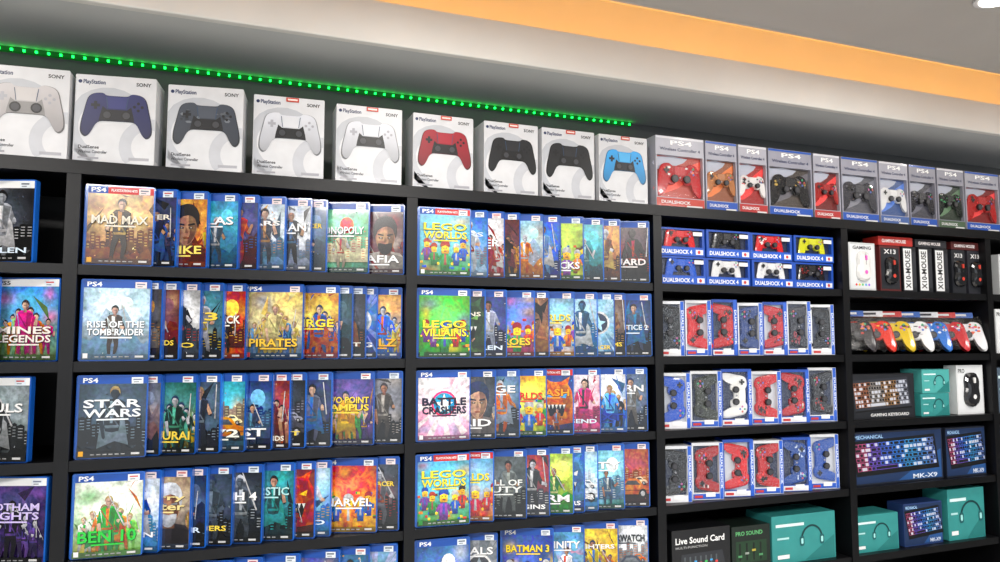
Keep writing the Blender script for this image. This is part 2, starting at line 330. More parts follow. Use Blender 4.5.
        for k in range(5): p([(x+(-.16+.07*k)*s,z-.02*s),(x+(-.11+.07*k)*s,z-.02*s),(x+(-.135+.07*k)*s,z-.09*s)],(.7,.7,.65))
    if style=='hero': shards(7,ac); skyline(.2,bm*.5); mount(.12,.12,dk*2+bm*.2); sparks(20); human(cx,.08,.88,fg)
    elif style=='face': shards(8,ac); sparks(18); human(cx-.34,.15,.4,fg*.4); human(cx+.36,.2,.4,ac*.4); face(cx,.56,1.05)
    elif style=='city': p(circ(cx+.1,.75,.13,14),ac*1.3,.8); skyline(.38,t*.6); skyline(.26,fg*.6+t*.1); sparks(14); human(cx,.06,.62,fg*.6)
    elif style=='lego':
        for k in range(26): 
            x,z=rg.random(),rg.uniform(.0,.6); c=np.array(H(rg.choice(["d02020","2060c0","30a040","f0c020","e87820","603010"]))); w=rg.uniform(.04,.1); p([(x,z),(x+w,z),(x+w,z+.04),(x,z+.04)],c)
        for q in(-.36,.36,-.22,.22,0): minifig(cx+q,.04+abs(q)*.55,.9 if q==0 else .62,np.array(H(rg.choice(["d02020","2060c0","309040","e87820","8040a0"]))),np.array(H(rg.choice(["201008","a01818","2050b0","b8b8b8"]))))
    elif style=='car': skyline(.42,fg*.5+t*.3); p([(0,0),(1,0),(1,.32),(0,.38)],bm*.6); sparks(14); car(cx+.12,.4,.4,ac); car(cx-.05,.22,.95,fg); 
    elif style=='group':
        shards(5,ac); sparks(16)
        for q,s in((-.34,.5),(.34,.52),(-.2,.58),(.2,.6),(-.08,.66),(.09,.68),(0,.78)): human(cx+q,.06,s,[fg,ac*.7,t*.7,bm*1.4][rg.randrange(4)],c2=[fg,ac][rg.randrange(2)])
    elif style=='mount': p(circ(cx+.15,.78,.1,14),hi); mount(.44,.3,t*.6+fg*.1); mount(.34,.25,t*.4+fg*.2); mount(.2,.18,bm*.6); sparks(16); human(cx-.04,.06,.72,fg)
    elif style=='beast': shards(9,ac); sparks(20); beast(cx,.52,1.1); human(cx,.03,.42,fg*.4)
    elif style=='emblem':
        for k in range(12):
            a0=k*math.pi/6; p([(cx,.58),(cx+.7*math.cos(a0),.58+.6*math.sin(a0)),(cx+.7*math.cos(a0+.2),.58+.6*math.sin(a0+.2))],t*.8+ac*.2)
        p(circ(cx,.58,.25,18,.21),ac,.6); p(circ(cx,.58,.21,18,.175),fg,.6); p([(cx,.74),(cx+.05,.62),(cx+.17,.60),(cx+.07,.54),(cx+.1,.43),(cx,.49),(cx-.1,.43),(cx-.07,.54),(cx-.17,.60),(cx-.05,.62)],hi); sparks(12)
    elif style=='figure_dark': skyline(.25,dk*2); mount(.1,.1,dk); sparks(18); human(cx,.02,.98,fg*.7,sk=fg)
    p([(0,0),(1,0),(1,.075),(0,.075)],bm*.22)
    for k in range(6): p([(.2+k*.09,.03),(.26+k*.09,.03),(.26+k*.09,.045),(.2+k*.09,.045)],(.35,.35,.35))
    return L[0]
seedc=[10]
STY=['hero','mount','hero','city','group','mount','beast','emblem','figure_dark','car','hero','group','figure_dark']
def case(b,X,y,z,yaw,pal,title=None,tcol="f4f4f4",hits=False,full=False,ps5=False,tz=.22,st=None,th=None):
    seedc[0]+=1; sd=seedc[0]; rg=random.Random(sd)
    M=T(X,y,z+.0005,-yaw)
    body=rg.choice(["1458b8","1a62c4","1250a8"])
    b.prism(M,rrect(-W,0,0,HT,.004,2),0,TH,body,2)
    ye=cover(b,M,pal,sd,st or rg.choice(STY),.5 if full else .66)-.0001
    e=.0003
    if ps5: b.rect(M,CX0,CX1,.152,.167,-.0006,"f0f0f0"); b.text(M,"PS5",-W+.012,-W+.035,.155,.163,-.001,"101010")
    else:
        b.rect(M,CX0,CX1,.152,.167,-.0006,"0e4ca8")
        b.text(M,"PS4",-W+.012,-W+.040,.1545,.1645,-.001,"ffffff")
        if hits: b.rect(M,-W+.044,CX1,.152,.167,-.0008,"c81e24"); b.text(M,"PLAYSTATION HITS",-W+.05,-.035,.1565,.162,-.0012,"ffffff")
    b.rect(M,-.032,-.010,.152,.165,-.0014,rg.choice(["f2f0f0","e8eef4","dfe9f2","f3dede"])); b.rect(M,-.029,-.013,.159,.162,-.0018,rg.choice(["c86060","606878","8088a0"])); b.rect(M,-.028,-.018,.1545,.1565,-.0018,"808890")
    if title:
        ls=title.split("|"); hh=th or (.018 if len(ls)==1 else .015)
        zc=.012+tz*.128
        for i,l in enumerate(ls):
            z1=zc-i*hh*1.15
            b.text(M,l,-W+.016,-.011,z1-hh*.5-.0012,z1+hh*.5-.0012,ye,"080808"); b.text(M,l,-W+.015,-.012,z1-hh*.5,z1+hh*.5,ye-e,tcol)
        b.rect(M,-W+.04,-.035,z1-hh*.5-.006,z1-hh*.5-.003,ye,tcol)
    elif rg.random()<.6:
        w=rg.choice(["RISING","LEGEND","ZERO","WARS","FALLEN","HUNTER","DEAD LANDS","NIGHT RACER","FIGHTERS","SOULS","QUEST","NITRO","ORIGINS","KINGDOMS"]); z1=.012+rg.choice([.1,.16,.2,.75])*.128
        b.text(M,w,-W+.02,-.012,z1-.0055,z1+.0055,ye,rg.choice(["f0f0f0","f0d040","e8e0d0","d8e8f8"]))
    b.rect(M,-.028,-.012,.007,.011,ye,"c8c8c8"); b.rect(M,-W+.009,-W+.018,.006,.016,ye,rg.choice(["2a8a3a","e0a020","c03030","e8e8e8"]))
def row(bay,r,u0,items,firstyaw=5):
    b=MB(); z=ROW[r]; h=z+.085-EYE
    x=along(u0,h); off=0; psi=20
    for i,it in enumerate(items):
        u=it[0]; pal=it[1].split(); kw=it[2] if len(it)>2 else {}
        X=min(along(u,h),DIV[bay+1]-.016)
        s=X-x
        if i==0: X=max(X,DIV[bay]+.016+W+.002); yw=firstyaw
        else:
            yw=psi; q=(TH+.0025-s*math.sin(R(psi)))/math.cos(R(psi)); off=max(0,off+q) if i>1 else max(0,q)
        case(b,X,.006+off,z,yw,pal,full=(i==0 or s>.095),**kw); x=X
    return b.finish("video_game_case_row")
K=dict
row(1,0,78,[(148,"f0c080 8a4a26 3a2c20 f0c070",K(title="MAD MAX",tcol="e8e0d0",hits=True,tz=.66,st='hero')),(177,"27305c 101830 5a4a70 4070c0"),(208,"e8a040 b8281c 7a1c14 f0d040",K(title="STRIKE",tcol="f8e060",st='face')),
 (239,"4ab8e0 206a98 3a5060 e0e0e0",K(title="ATLAS",tz=.75,st='mount')),(259,"283878 50101c c02820 3070c0"),(286,"d8e8f4 6a98c0 4a5060 d8a070",K(st='hero')),(312,"e8eef4 8a98b0 20242c 4a80b0",K(title="HITMAN",tz=.7,st='hero')),(328,"385878 103040 2a2028 d0a050"),
 (370,"7fd0a0 2c7a5a e8d8b0 d02020",K(title="MONOPOLY",tcol="ffffff",tz=.7,st='city')),(408,"4a2a2c 6a1218 b0a8a0 a01818",K(title="MAFIA",tz=.2,st='face'))])
row(1,1,72,[(145,"c8e8fe 7fb0d8 4a3c34 f8ffff",K(title="RISE OF THE|TOMB RAIDER",tcol="f0f6fc",tz=.5,th=.014,st='mount')),(162,"4a4440 1c1818 706860 c08040"),(180,"6a1418 200808 b03028 d0a080"),(201,"f0f0f0 404858 181c24 c03020",K(st='hero')),(224,"3a7a90 101c28 b0b0b8 e0c040",K(title="W3",tcol="f0d040",tz=.65,st='hero')),
 (247,"c82420 d85a20 301410 f0c050",K(title="LEFT BACK",tz=.6,tcol="f8f0e0")),(304,"e8c870 4a78a8 3a6cb0 f0e0a0",K(title="PIRATES",tcol="f0c030",tz=.2,st='group')),(340,"f0d050 d03028 e06828 3060c0",K(title="MERGE",tcol="f8e030",tz=.55,st='group')),(354,"184048 081014 305868 60b0b0"),(368,"202028 080808 505058 a06030"),(380,"2a68c8 103068 a0b8d0 e0e0e0"),(405,"f0b050 2870d0 d84828 f8e060",K(title="BALLZ",tcol="f8b020",tz=.2,st='group'))])
row(1,2,68,[(140,"30485c 0c141c 202c38 88a0b0",K(title="STAR|WARS",tcol="e8eef4",tz=.78,th=.017,st='figure_dark')),(161,"687080 282c34 d87028 e0a040"),(197,"1c6a60 0c2420 d8b030 60c0a0",K(title="SAMURAI",tcol="e8c840",st='group')),(221,"48607c 181c2c 283040 a0b0c0"),(246,"3ab0c0 386078 c87830 f0e0b0",K(title="1972",tcol="f0f0e0")),
 (273,"1c4080 0c1830 40587c 70b0d8",K(title="MIST",st='city')),(291,"b02c28 301018 702028 e0a080"),(307,"141820 060608 40404a a0a0b0"),(333,"1a3468 0a1020 5a6078 4080d0",K(st='hero')),(375,"5a4898 342458 e0a830 50b860",K(title="TWO POINT|CAMPUS",tcol="f8d840",tz=.72,st='group')),(404,"707078 1c1c20 4a4440 c0b8b0",K(st='hero'))])
row(1,3,66,[(137,"f8fff0 78c048 f08028 30c048",K(title="BEN 10",tcol="28c840",tz=.25,th=.024,st='group')),(160,"e8f4ff 58a0e0 2058a0 f0f0f0",K(st='hero')),(191,"b8a080 48586c 302c34 e0b060",K(title="Harry|Potter",tcol="f0d890",tz=.75,st='face')),(207,"102450 060a18 304068 6080b0"),(233,"283850 0c1018 485868 8090a0",K(st='figure_dark')),(263,"101824 14202c 505c68 c0c8d0",K(title="NIOH 4",tz=.7,st='figure_dark')),
 (295,"187880 0c3038 204c50 40c0c0",K(title="ARTISTIC",tcol="b0e0e0",tz=.75,st='hero')),(316,"801c1c 200808 d03828 e8a030",K(st='beast')),(332,"98d8f8 3880d0 e8e8f0 f0c040"),(378,"d02018 d8a020 802018 f8d030",K(title="MARVEL",tcol="ffffff",tz=.45,st='lego')),(400,"303844 101214 606068 c04030",K(st='hero'))])
row(1,4,64,[(130,"2858a0 102040 c0a060 e0e0e0",K(title="ISLAND")),(165,"c07030 401c10 602818 e0d060"),(200,"203c60 0c1420 4868a0 90c0e0"),(232,"38404c 101418 806850 c0c0c0"),(262,"a02020 300c0c 502020 e0c0a0"),(300,"58a0c8 205078 e0d0b0 f8f8f8",K(title="FARM")),(340,"3050a0 102048 d0a040 e8e8e8"),(370,"286898 183858 a0c8e0 f0b040"),(398,"7cb0d8 305888 d8e0e8 e04030")])
row(2,0,418,[(468,"58b8e8 48a030 e8b820 e02020",K(title="LEGO|WORLDS",tcol="f8e030",hits=True,tz=.86,th=.018,st='lego')),(489,"3a80d8 a8d0f0 e0e8f0 c03030",K(st='hero')),(506,"f0f0f4 a02028 c02820 f0f0f0",K(title="SPIDER",tz=.6)),(522,"601418 180808 802828 e0a030",K(st='group')),(545,"a0d8f8 d08840 e07830 f0f0f0",K(st='mount')),(562,"2068d8 0c3480 70a0e0 f0f0f0",K(st='hero')),(585,"b8d840 488828 80a030 f8e850",K(title="BLOCKS",st='lego')),(605,"40b0b8 184858 206878 b0e0e0",K(st='mount')),(622,"c88840 603020 703c20 f0c870",K(st='hero')),(651,"401c20 140808 282020 c03028",K(title="GUARD",tcol="e8e0e0",tz=.35,st='figure_dark'))])
row(2,1,417,[(463,"58b830 2c8020 6820a0 f0d030",K(title="LEGO|VILLAINS",tcol="f8e830",tz=.55,th=.018,st='lego')),(487,"1c281c 080c08 305030 70a050",K(st='beast')),(508,"304088 101c44 a8b0c8 f0f0f0",K(st='hero')),(536,"4878d8 a02838 b83030 f0c040",K(title="HEROES",tcol="f8d030",st='lego')),(551,"805038 281818 b87848 e0b080",K(st='face')),(576,"78c0e8 e09028 c05020 f8e040",K(title="WORLDS",tcol="f8e040",tz=.7,st='lego')),(599,"b0d8f8 2878c8 386890 f0f8ff",K(st='figure_dark')),(616,"98c8e8 5080b8 303c50 e0e0e0"),(628,"6c5040 201818 98684c d0a060"),(656,"183468 080c1c 405070 4090d0",K(title="INJUSTICE 2",tcol="d0e0f0",tz=.5,st='hero'))])
row(2,2,416,[(467,"ffffff f0a0d0 28a0c8 f04888",K(title="BATTLE|CRASHERS",tcol="181838",tz=.65,th=.018,st='emblem')),(497,"30343c 0c0c10 787070 c0c0c0",K(title="RAID",st='face')),(521,"5880a8 283848 e07828 b0c0d8",K(title="SIEGE",tz=.85,st='hero')),(548,"f0d038 489028 2870c0 e02828",K(title="WORLDS",tcol="f04020",tz=.7,st='lego')),(575,"204088 101c40 e07020 50a0e0",K(title="CRASH",tcol="f8a020",hits=True,tz=.75,st='beast')),(602,"ffe8f0 f060a0 d84080 303040",K(st='hero')),(628,"ffffff 58a0f8 3068d0 202430",K(title="NEXT",tcol="2040a0",st='group')),(649,"50647c 1c2434 706c68 c0c8d0",K(title="TORN",tcol="f0f0f0",tz=.8,st='hero'))])
row(2,3,413,[(465,"58b8e8 48a030 e8b820 e02020",K(title="LEGO|WORLDS",tcol="f8e030",hits=True,tz=.86,th=.018,st='lego')),(495,"60b0e0 e08020 e0b020 e83020",K(title="WORLDS",tcol="f8e030",hits=True,tz=.75,st='lego')),(528,"485050 141818 687070 a0a8a0",K(title="CALL OF|DUTY",tcol="e0e4e0",tz=.6,st='hero')),(551,"a01c20 484c58 303438 e0e0e0",K(st='hero')),(575,"d0e848 38a028 288030 f8f8a0",K(title="FARM",st='mount')),(587,"2868c8 103470 5090d0 f0f0f0"),(601,"a0e0ff 50a0e0 e0e8f0 f8f8f8"),(626,"88d0f0 387868 487098 e0e8e8",K(title="CITY",tz=.8,st='city')),(651,"a03828 301418 c06838 e0c0a0",K(st='car'))])
row(2,4,411,[(440,"3870b8 183868 a0b8d0 f0f0f0"),(465,"283040 0c1018 585c68 a0a0b0"),(500,"687078 282c30 383c44 d0d0d0",K(title="TRIALS",tz=.9)),(555,"2048a0 0c1c48 181c28 f8d820",K(title="BATMAN 3",tcol="f8d820",tz=.85,st='lego')),(586,"58a8d8 3070b0 e8e8f0 f05030",K(title="INFINITY",tz=.85)),(620,"e8c838 a05818 c03828 4080c0",K(st='group')),(650,"e8ecf0 a0b0c0 404858 e88020",K(title="OVERWATCH",tcol="303840",tz=.85))])
row(0,0,-130,[(-75,"304060 101828 80a0c0 e0e0e0"),(-35,"a03020 301010 602020 e0c040"),(34,"16161c 0c0c10 a8acb4 f0f0f4",K(ps5=True,st='figure_dark'))])
row(0,1,-130,[(-70,"602880 201030 a060c0 e0e0e0"),(-5,"206040 0c2018 60a080 e0d060"),(60,"48a0f0 78a05c d88838 f040a0",K(title="MINES|LEGENDS",tcol="f0e8e0",tz=.4,ps5=True,st='group'))])
row(0,2,-150,[(-95,"a08040 302010 604020 e0c080"),(-40,"304058 101418 607890 c0d0e0"),(29,"8c989c 2c3034 34383c b0b4b8",K(title="SOULS",tcol="e8e8e8",tz=.75,ps5=True,st='figure_dark'))])
row(0,3,-150,[(-90,"406080 182030 8090a0 e0e0e0"),(-25,"803030 281010 c06040 e0b080"),(46,"3c2868 0c0818 382858 8060c0",K(title="GOTHAM|NIGHTS",tcol="d0c0f0",tz=.78,ps5=True,st='group'))])
# ------------------------------------------------------------------ controllers
def mirror(h): return h+[(-x,z) for x,z in reversed(h) if x>1e-6]
DS5=smooth(mirror([(0,.285),(.15,.29),(.21,.325),(.33,.31),(.41,.24),(.455,.06),(.497,-.14),(.50,-.29),(.44,-.36),(.375,-.32),(.31,-.19),(.24,-.12),(.12,-.11),(0,-.11)]),3)
DS4=smooth(mirror([(0,.23),(.16,.23),(.22,.27),(.34,.26),(.42,.19),(.46,.02),(.50,-.20),(.485,-.33),(.42,-.36),(.36,-.27),(.29,-.10),(.23,-.13),(.13,-.13),(.08,-.06),(0,-.05)]),3)
def sc(o,s,dx=0,dz=0,k=1.0): return [((x*k)*s+dx,(z*k)*s+dz) for x,z in o]
def controller(b,M,S,body,dark="16161a",pad=None,th=0.0,ds5=False,cam=None,seed=0):
    O=DS5 if ds5 else DS4; rg=random.Random(seed)
    if th>0.002:
        b.loft(M,[(sc(O,S,k=.93),0),(sc(O,S),-.3*th),(sc(O,S),-.65*th),(sc(O,S,k=.93),-.92*th),(sc(O,S,k=.80,dz=.01*S),-th)],body,2); y=-th; e=.0012; st=.006
    else:
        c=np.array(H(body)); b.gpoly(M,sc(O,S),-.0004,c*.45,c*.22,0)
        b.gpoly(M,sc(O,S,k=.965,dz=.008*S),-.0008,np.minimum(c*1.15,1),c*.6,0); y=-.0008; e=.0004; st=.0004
    if cam:
        for _ in range(16):
            s=rg.choice([-1,1]); cx=s*rg.uniform(.12,.38)*S; cz=rg.uniform(-.02,.2)*S
            b.poly(M,circ(cx,cz,rg.uniform(.02,.05)*S,6,rg.uniform(.01,.03)*S),y-e*.4,rg.choice(cam))
    if ds5: b.poly(M,sc([(-.2,.12),(-.14,.07),(.14,.07),(.2,.12),(.235,-.02),(.25,-.11),(.1,-.10),(-.1,-.10),(-.25,-.11),(-.235,-.02)],S),y-e*.6,dark)
    pd=pad or body
    b.poly(M,sc([(-.145,.265),(.145,.265),(.12,.085),(-.12,.085)] if ds5 else [(-.12,.21),(.12,.21),(.115,.05),(-.115,.05)],S),y-e,pd)
    if ds5:
        for s in(-1,1): b.poly(M,sc([(s*.148,.265),(s*.158,.265),(s*.132,.08),(s*.124,.085)],S),y-e*1.2,"304868")
    for s in(-1,1):
        b.prism(M,circ(s*.135*S,(-.015 if ds5 else -.03)*S,.074*S,14),y-e*1.5,y-e*1.5-st,"060608" if ds5 else dark)
        b.prism(M,circ(s*.135*S,(-.015 if ds5 else -.03)*S,.052*S,12),y-e*1.6-st,y-e*2-st,"3a3a40" if dark!="3a3a40" else "505058")
    dc=("a8a8b0" if (ds5 and body>"b0") else dark)
    for q in ((.022,.062),(.062,.022)):
        b.poly(M,sc([(-.3-q[0],.13-q[1]),(-.3+q[0],.13-q[1]),(-.3+q[0],.13+q[1]),(-.3-q[0],.13+q[1])],S),y-e*(1.4+q[0]),dc)
    for k,(dx,dz) in enumerate(((.055,0),(-.055,0),(0,.055),(0,-.055))):
        b.poly(M,circ((.3+dx)*S,(.13+dz)*S,.023*S,8),y-e*1.5,dc if ds5 else ["c05050","c060a0","40a070","5070c0"][k])
    if not ds5: b.poly(M,circ(0,0,.022*S,8),y-e*1.5,"909098")
def ring(b,M,cx,cz,r0,r1,a0,a1,y,col,clip):
    n=14; o=[]; 
    for k in range(n+1):
        t=R(a0+(a1-a0)*k/n); o.append((cx+r1*math.cos(t),cz+r1*math.sin(t)))
    for k in range(n,-1,-1):
        t=R(a0+(a1-a0)*k/n); o.append((cx+r0*math.cos(t),cz+r0*math.sin(t)))
    x0,x1,z0,z1=clip; o=[(min(max(x,x0),x1),min(max(z,z0),z1)) for x,z in o]
    b.poly(M,o,y,col)
def bigbox(u,yaw,col,dark,pad,stick=None,w=.157,seed=0,cam=None):
    b=MB(); h=.188; d=.075; y=.018
    M=T(along(u,TOP+.09-EYE,D+y),y,TOP+.0005,yaw)
    b.box(M,0,w,0,d,0,h,"d8d9dd",0,.0015)
    cl=(.001,w-.001,.001,h-.001)
    ring(b,M,w*.42,h*.42,.058,.084,40,250,-.0003,"bcbfc6",cl); ring(b,M,w*.95,h*.2,.038,.062,60,220,-.0003,"c2c4cb",cl)
    b.poly(M,[(w*.02,h*.02),(w*.25,h*.02),(w*.02,h*.22)],-.0003,"c4c6cd")
    b.text(M,"PlayStation",.015,.058,h-.022,h-.010,-.0005,"1c2c58"); b.poly(M,circ(.009,h-.015,.004,8),-.0005,"1c2c58")
    b.text(M,"SONY",w-.040,w-.010,h-.019,h-.011,-.0005,"101010")
    b.text(M,"DualSense",.01,.050,.030,.037,-.0005,"202028"); b.text(M,"Wireless Controller",.01,.066,.020,.0265,-.0005,"404048")
    b.rect(M,.01,.05,.008,.012,-.0005,"a0a0a8"); b.rect(M,w-.05,w-.01,.008,.014,-.0005,"a8a8b0")
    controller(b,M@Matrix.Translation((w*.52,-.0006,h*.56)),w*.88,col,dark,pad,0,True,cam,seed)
    if stick: b.rect(M,w*.45,w*.63,h-.011,h-.001,-.0018,stick); b.rect(M,w*.47,w*.61,h-.008,h-.004,-.0022,"f8e0d8")
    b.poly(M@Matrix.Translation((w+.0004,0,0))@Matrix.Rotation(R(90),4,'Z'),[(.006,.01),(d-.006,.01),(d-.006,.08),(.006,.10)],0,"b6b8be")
    return b.finish("gamepad_retail_box")
bigbox(-22,-5,"bcb8ba","8a8888","c8c4c4",w=.162,seed=1)
bigbox(74,-9,"23265e","0c0c18","303474",w=.158,seed=2)
bigbox(167,-9,"3c424e","121318","4a505c",None,seed=3,cam=["2a2e36","565a62","70767e"])
bigbox(253,-4,"cfd1d9","141418","d8dae0","c83820",seed=4)
bigbox(336,-2,"cfd1d9","141418","d8dae0","c83820",seed=5)
bigbox(413,0,"981226","140c10","a81a2e","d04028",seed=6,w=.156)
bigbox(484,0,"16171b","08080a","202126","c83820",seed=7,w=.150)
bigbox(542,0,"16171b","08080a","202126","c83820",seed=8,w=.155)
bigbox(599,0,"2c9ce0","0c1420","48b0ea","c83820",seed=9,w=.152)
def frame_box(b,M,w,h,d,shell,back,win,mat=0):
    x0,x1,z0,z1=win; fr=.012
    b.box(M,0,w,fr,d,0,h,shell,mat); b.rect(M,x0,x1,z0,z1,fr-.0004,back)
    b.box(M,0,x0,0,fr,0,h,shell,mat); b.box(M,x1,w,0,fr,0,h,shell,mat)
    b.box(M,x0,x1,0,fr,0,z0,shell,mat); b.box(M,x0,x1,0,fr,z1,h,shell,mat)
def topbox(u0,u1,head,lower,back,pc,cam=None,seed=0):
    b=MB(); y=.02; hh=TOP+.09-EYE
    x0=along(u0,hh,D+y); w=along(u1,hh,D+y)-x0-.003; h=.204; d=.06
    M=T(x0,y,TOP+.0005,0)
    frame_box(b,M,w,h,d,head,back,(.004,w-.004,.030,.150))
    b.rect(M,0.001,w-.001,.001,.028,-.0005,"1c4fae" if seed%2 else lower); b.rect(M,.001,w-.001,.197,.203,-.0005,"2458b8" if seed%2 else "d8d8e0")
    b.text(M,"PS4",w*.3,w*.75,.180,.193,-.0006,"ffffff"); b.text(M,"Wireless Controller 4",w*.08,w*.92,.163,.172,-.0006,"30385c")
    b.text(M,"DUALSHOCK",w*.1,w*.7,.012,.021,-.001,"f0f0f0"); b.rect(M,w*.62,w*.95,.004,.009,-.001,"e0e0e0")
    c=np.array(H(lower)); y2=.0113
    b.poly(M,smooth([(.006,.04),(w*.5,.06),(w-.006,.12),(w-.006,.142),(w*.4,.10),(.006,.075)],2),y2,tuple(np.clip(c*2.2,0,1)))
    b.poly(M,smooth([(.006,.11),(w*.4,.12),(w*.7,.146),(.006,.146)],2),y2,"b8bccc")
    controller(b,M@Matrix.Translation((w*.5,.0105,.088)),min(w*.98,.15),pc,"141418",None,.008,False,cam,seed)
    b.rect(M,.003,w-.003,.030,.150,-.0015,"ffffff",3)
    return b.finish("gamepad_window_box")
RD=["e02020","100c0c","601010"]
TB=[(656,705,"b4b4c0","c03828","b83828","c02830",["f08060","e0e0e0","a01818"]),(706,738,"a4a4b2","a85828","905030","b8784c",["e09040","402010"]),(739,768,"b0b0bc","b02828","a02020","e8e4e4",RD),(769,813,"9a9aa8","4c4a50","4c4440","222226",["c0a050","505058"]),
 (814,841,"a8a8b4","b03030","701c1c","a02020",RD),(842,879,"9a9aa8","606068","585862","404048",["606068","202024"]),(880,909,"a4a4b2","4060a0","3c5890","e8e8ea",None),(910,937,"8c8c9a","4a4a54","40404c","303038",["505060"]),
 (938,965,"9292a0","486048","2c382c","202824",["40a060","305040"]),(966,1000,"a4a4b0","b03030","802020","b02828",RD),(1001,1035,"a4a4b2","405088","303c60","4868b0",None),(1036,1070,"9292a0","3a3a44","2c2c34","303038",None)]
for i,t in enumerate(TB): topbox(*t,seed=30+i)
def bluebox(x,y,z,w,h,pc,cam=None,seed=0,flat=True,yaw=0,head="1a4cb0"):
    b=MB(); M=T(x,y,z+.0005,yaw); d=.055
    if flat:
        frame_box(b,M,w,h,d,head,"1c2848",(.008,w-.008,.026,h-.005),0)
        b.rect(M,.002,w-.002,.002,.023,-.0005,"1c58c4"); b.text(M,"DUALSHOCK 4",.010,w*.72,.006,.018,-.0009,"ffffff"); b.rect(M,w*.80,w-.006,.005,.019,-.0009,"e8e8f0"); b.poly(M,circ(w*.87,.012,.005,8),-.0013,"c83030")
        controller(b,M@Matrix.Translation((w*.48,.011,h*.62)),.105,pc,"17171b",None,.008,False,cam,seed)
        b.rect(M,w*.74,w*.94,h*.74,h*.88,-.0019,"f0f0f0")
        b.rect(M,.008,w-.008,.026,h-.005,-.0015,"ffffff",3)
    else:
        x1=w-.012
        frame_box(b,M,w,h,d,"e4e6ea" if seed%2 else head,"2a3450" if seed%3 else "c8ccd4",(.004,x1,.018,h-.008),0)
        b.rect(M,x1+.001,w-.001,.001,h-.001,-.0005,"1c58c4"); 
        Mr=M@Matrix.Translation((w-.0055,0,h*.5))@Matrix.Rotation(R(90),4,'Y')
        b.text(Mr,"DUALSHOCK",-.05,.05,-.0035,.0035,-.0009,"e8f0ff")
        b.rect(M,.002,x1,.002,.016,-.0005,"1c58c4" if seed%2 else "e8e8ec"); b.rect(M,.006,.03,.005,.012,-.0009,"c83838")
        controller(b,M@Matrix.Translation((x1*.5+.006,.011,h*.53))@Matrix.Rotation(R(-90 if seed%2 else 90),4,'Y'),.128,pc,"17171b",None,.009,False,cam,seed)
        b.rect(M,w*.42,w*.72,.008,.020,-.002,"f2f2f2")
        b.box(M,-.0008,0,.0,d,0,h,"1c50b4")
        b.rect(M,.004,x1,.018,h-.008,-.0015,"ffffff",3)
    return b.finish("gamepad_window_box")
x0,x1=DIV[3]+.02,DIV[4]-.018; pit=(x1-x0)/4
for lv,cs in ((1,[("d81c24",RD),("24262c",["404048"]),("d82028",["f0f0f0"]),("d8d828",None)]),(0,[("2058c8",None),("e8e8ea",None),("e8e8ea",["c0c0c8"]),("201c20",["c02828","802020"])])):
    for i,(c,cm) in enumerate(cs):
        bluebox(x0+i*pit+.001,.02+.004*((i+lv)%2),ROW[0]+lv*.081,pit-.004,.079,c,cm,50+i+lv*4)
def upright(r,cols,yaw=-12,h=.152):
    n=len(cols); p=(x1-x0)/n
    for i,(c,cm) in enumerate(cols):
        w=(p-.014-.001)/math.cos(R(yaw))
        bluebox(x0+i*p,.016+w*math.sin(R(-yaw)),ROW[r],w,h+.004*((i*7)%3),c,cm,70+r*10+i,False,yaw,"1a4cb0" if i%3 else "e4e6ea")
CAM=["505848","303428","787868"]; RC=["f03030","401010","100808"]
upright(1,[("202226",["3a3a40"]),("c81c24",RC),("b81c20",RC),("28407c",["101828"]),("b8202c",RC),("2a2c38",["a03040"]),("181a20",None)])
upright(2,[("1c50c0",None),("30342c",CAM),("ecebe8",None),("c01c24",RC),("b82028",["202020","d0c0b0"]),("28282e",["a02828"])])
upright(3,[("1c1c20",["303034"]),("a01c20",RC+["e0d0d0"]),("d01c24",RC),("b8181f",RC),("1c4898",["c0d0e8"]),("2450a8",None)])
def gbox(name,u0,u1,r,h,d,col,fn,y=.02,dz=0.0,yaw=0):
    b=MB(); hh=ROW[r]+h/2-EYE; xa=along(u0,hh,D+y); w=along(u1,hh,D+y)-xa-.003
    M=T(xa,y,ROW[r]+dz+.0005,yaw); b.box(M,0,w,0,d,0,h,col,0,.0012); fn(b,M,w,h); return b.finish(name)
def f_sound(b,M,w,h):
    b.text(M,"Live Sound Card",w*.06,w*.9,h*.70,h*.84,-.0006,"f0f0f0"); b.text(M,"MULTI-FUNCTION",w*.06,w*.6,h*.60,h*.65,-.0006,"a0a0a0")
    b.poly(M,[(w*.1,h*.1),(w*.92,h*.12),(w*.86,h*.50),(w*.16,h*.48)],-.0006,"2c2e34")
    for i in range(7): b.rect(M,w*(.2+.09*i),w*(.225+.09*i),h*.2,h*.42,-.001,"50585c"); b.rect(M,w*(.19+.09*i),w*(.235+.09*i),h*(.25+.02*(i%3)),h*(.29+.02*(i%3)),-.0014,["e04040","40c060","40a0e0"][i%3])
def f_green(b,M,w,h):
    b.text(M,"PRO SOUND",w*.1,w*.8,h*.78,h*.88,-.0006,"60b070"); b.rect(M,w*.1,w*.9,h*.15,h*.65,-.0006,"1c3a24")
    for i in range(4):
        b.rect(M,w*(.18+.18*i),w*(.22+.18*i),h*.2,h*.6,-.001,"0c140e"); b.rect(M,w*(.15+.18*i),w*(.25+.18*i),h*(.28+.06*(i%3)),h*(.33+.06*(i%3)),-.0014,["509060","909890","b0a040"][i%3])
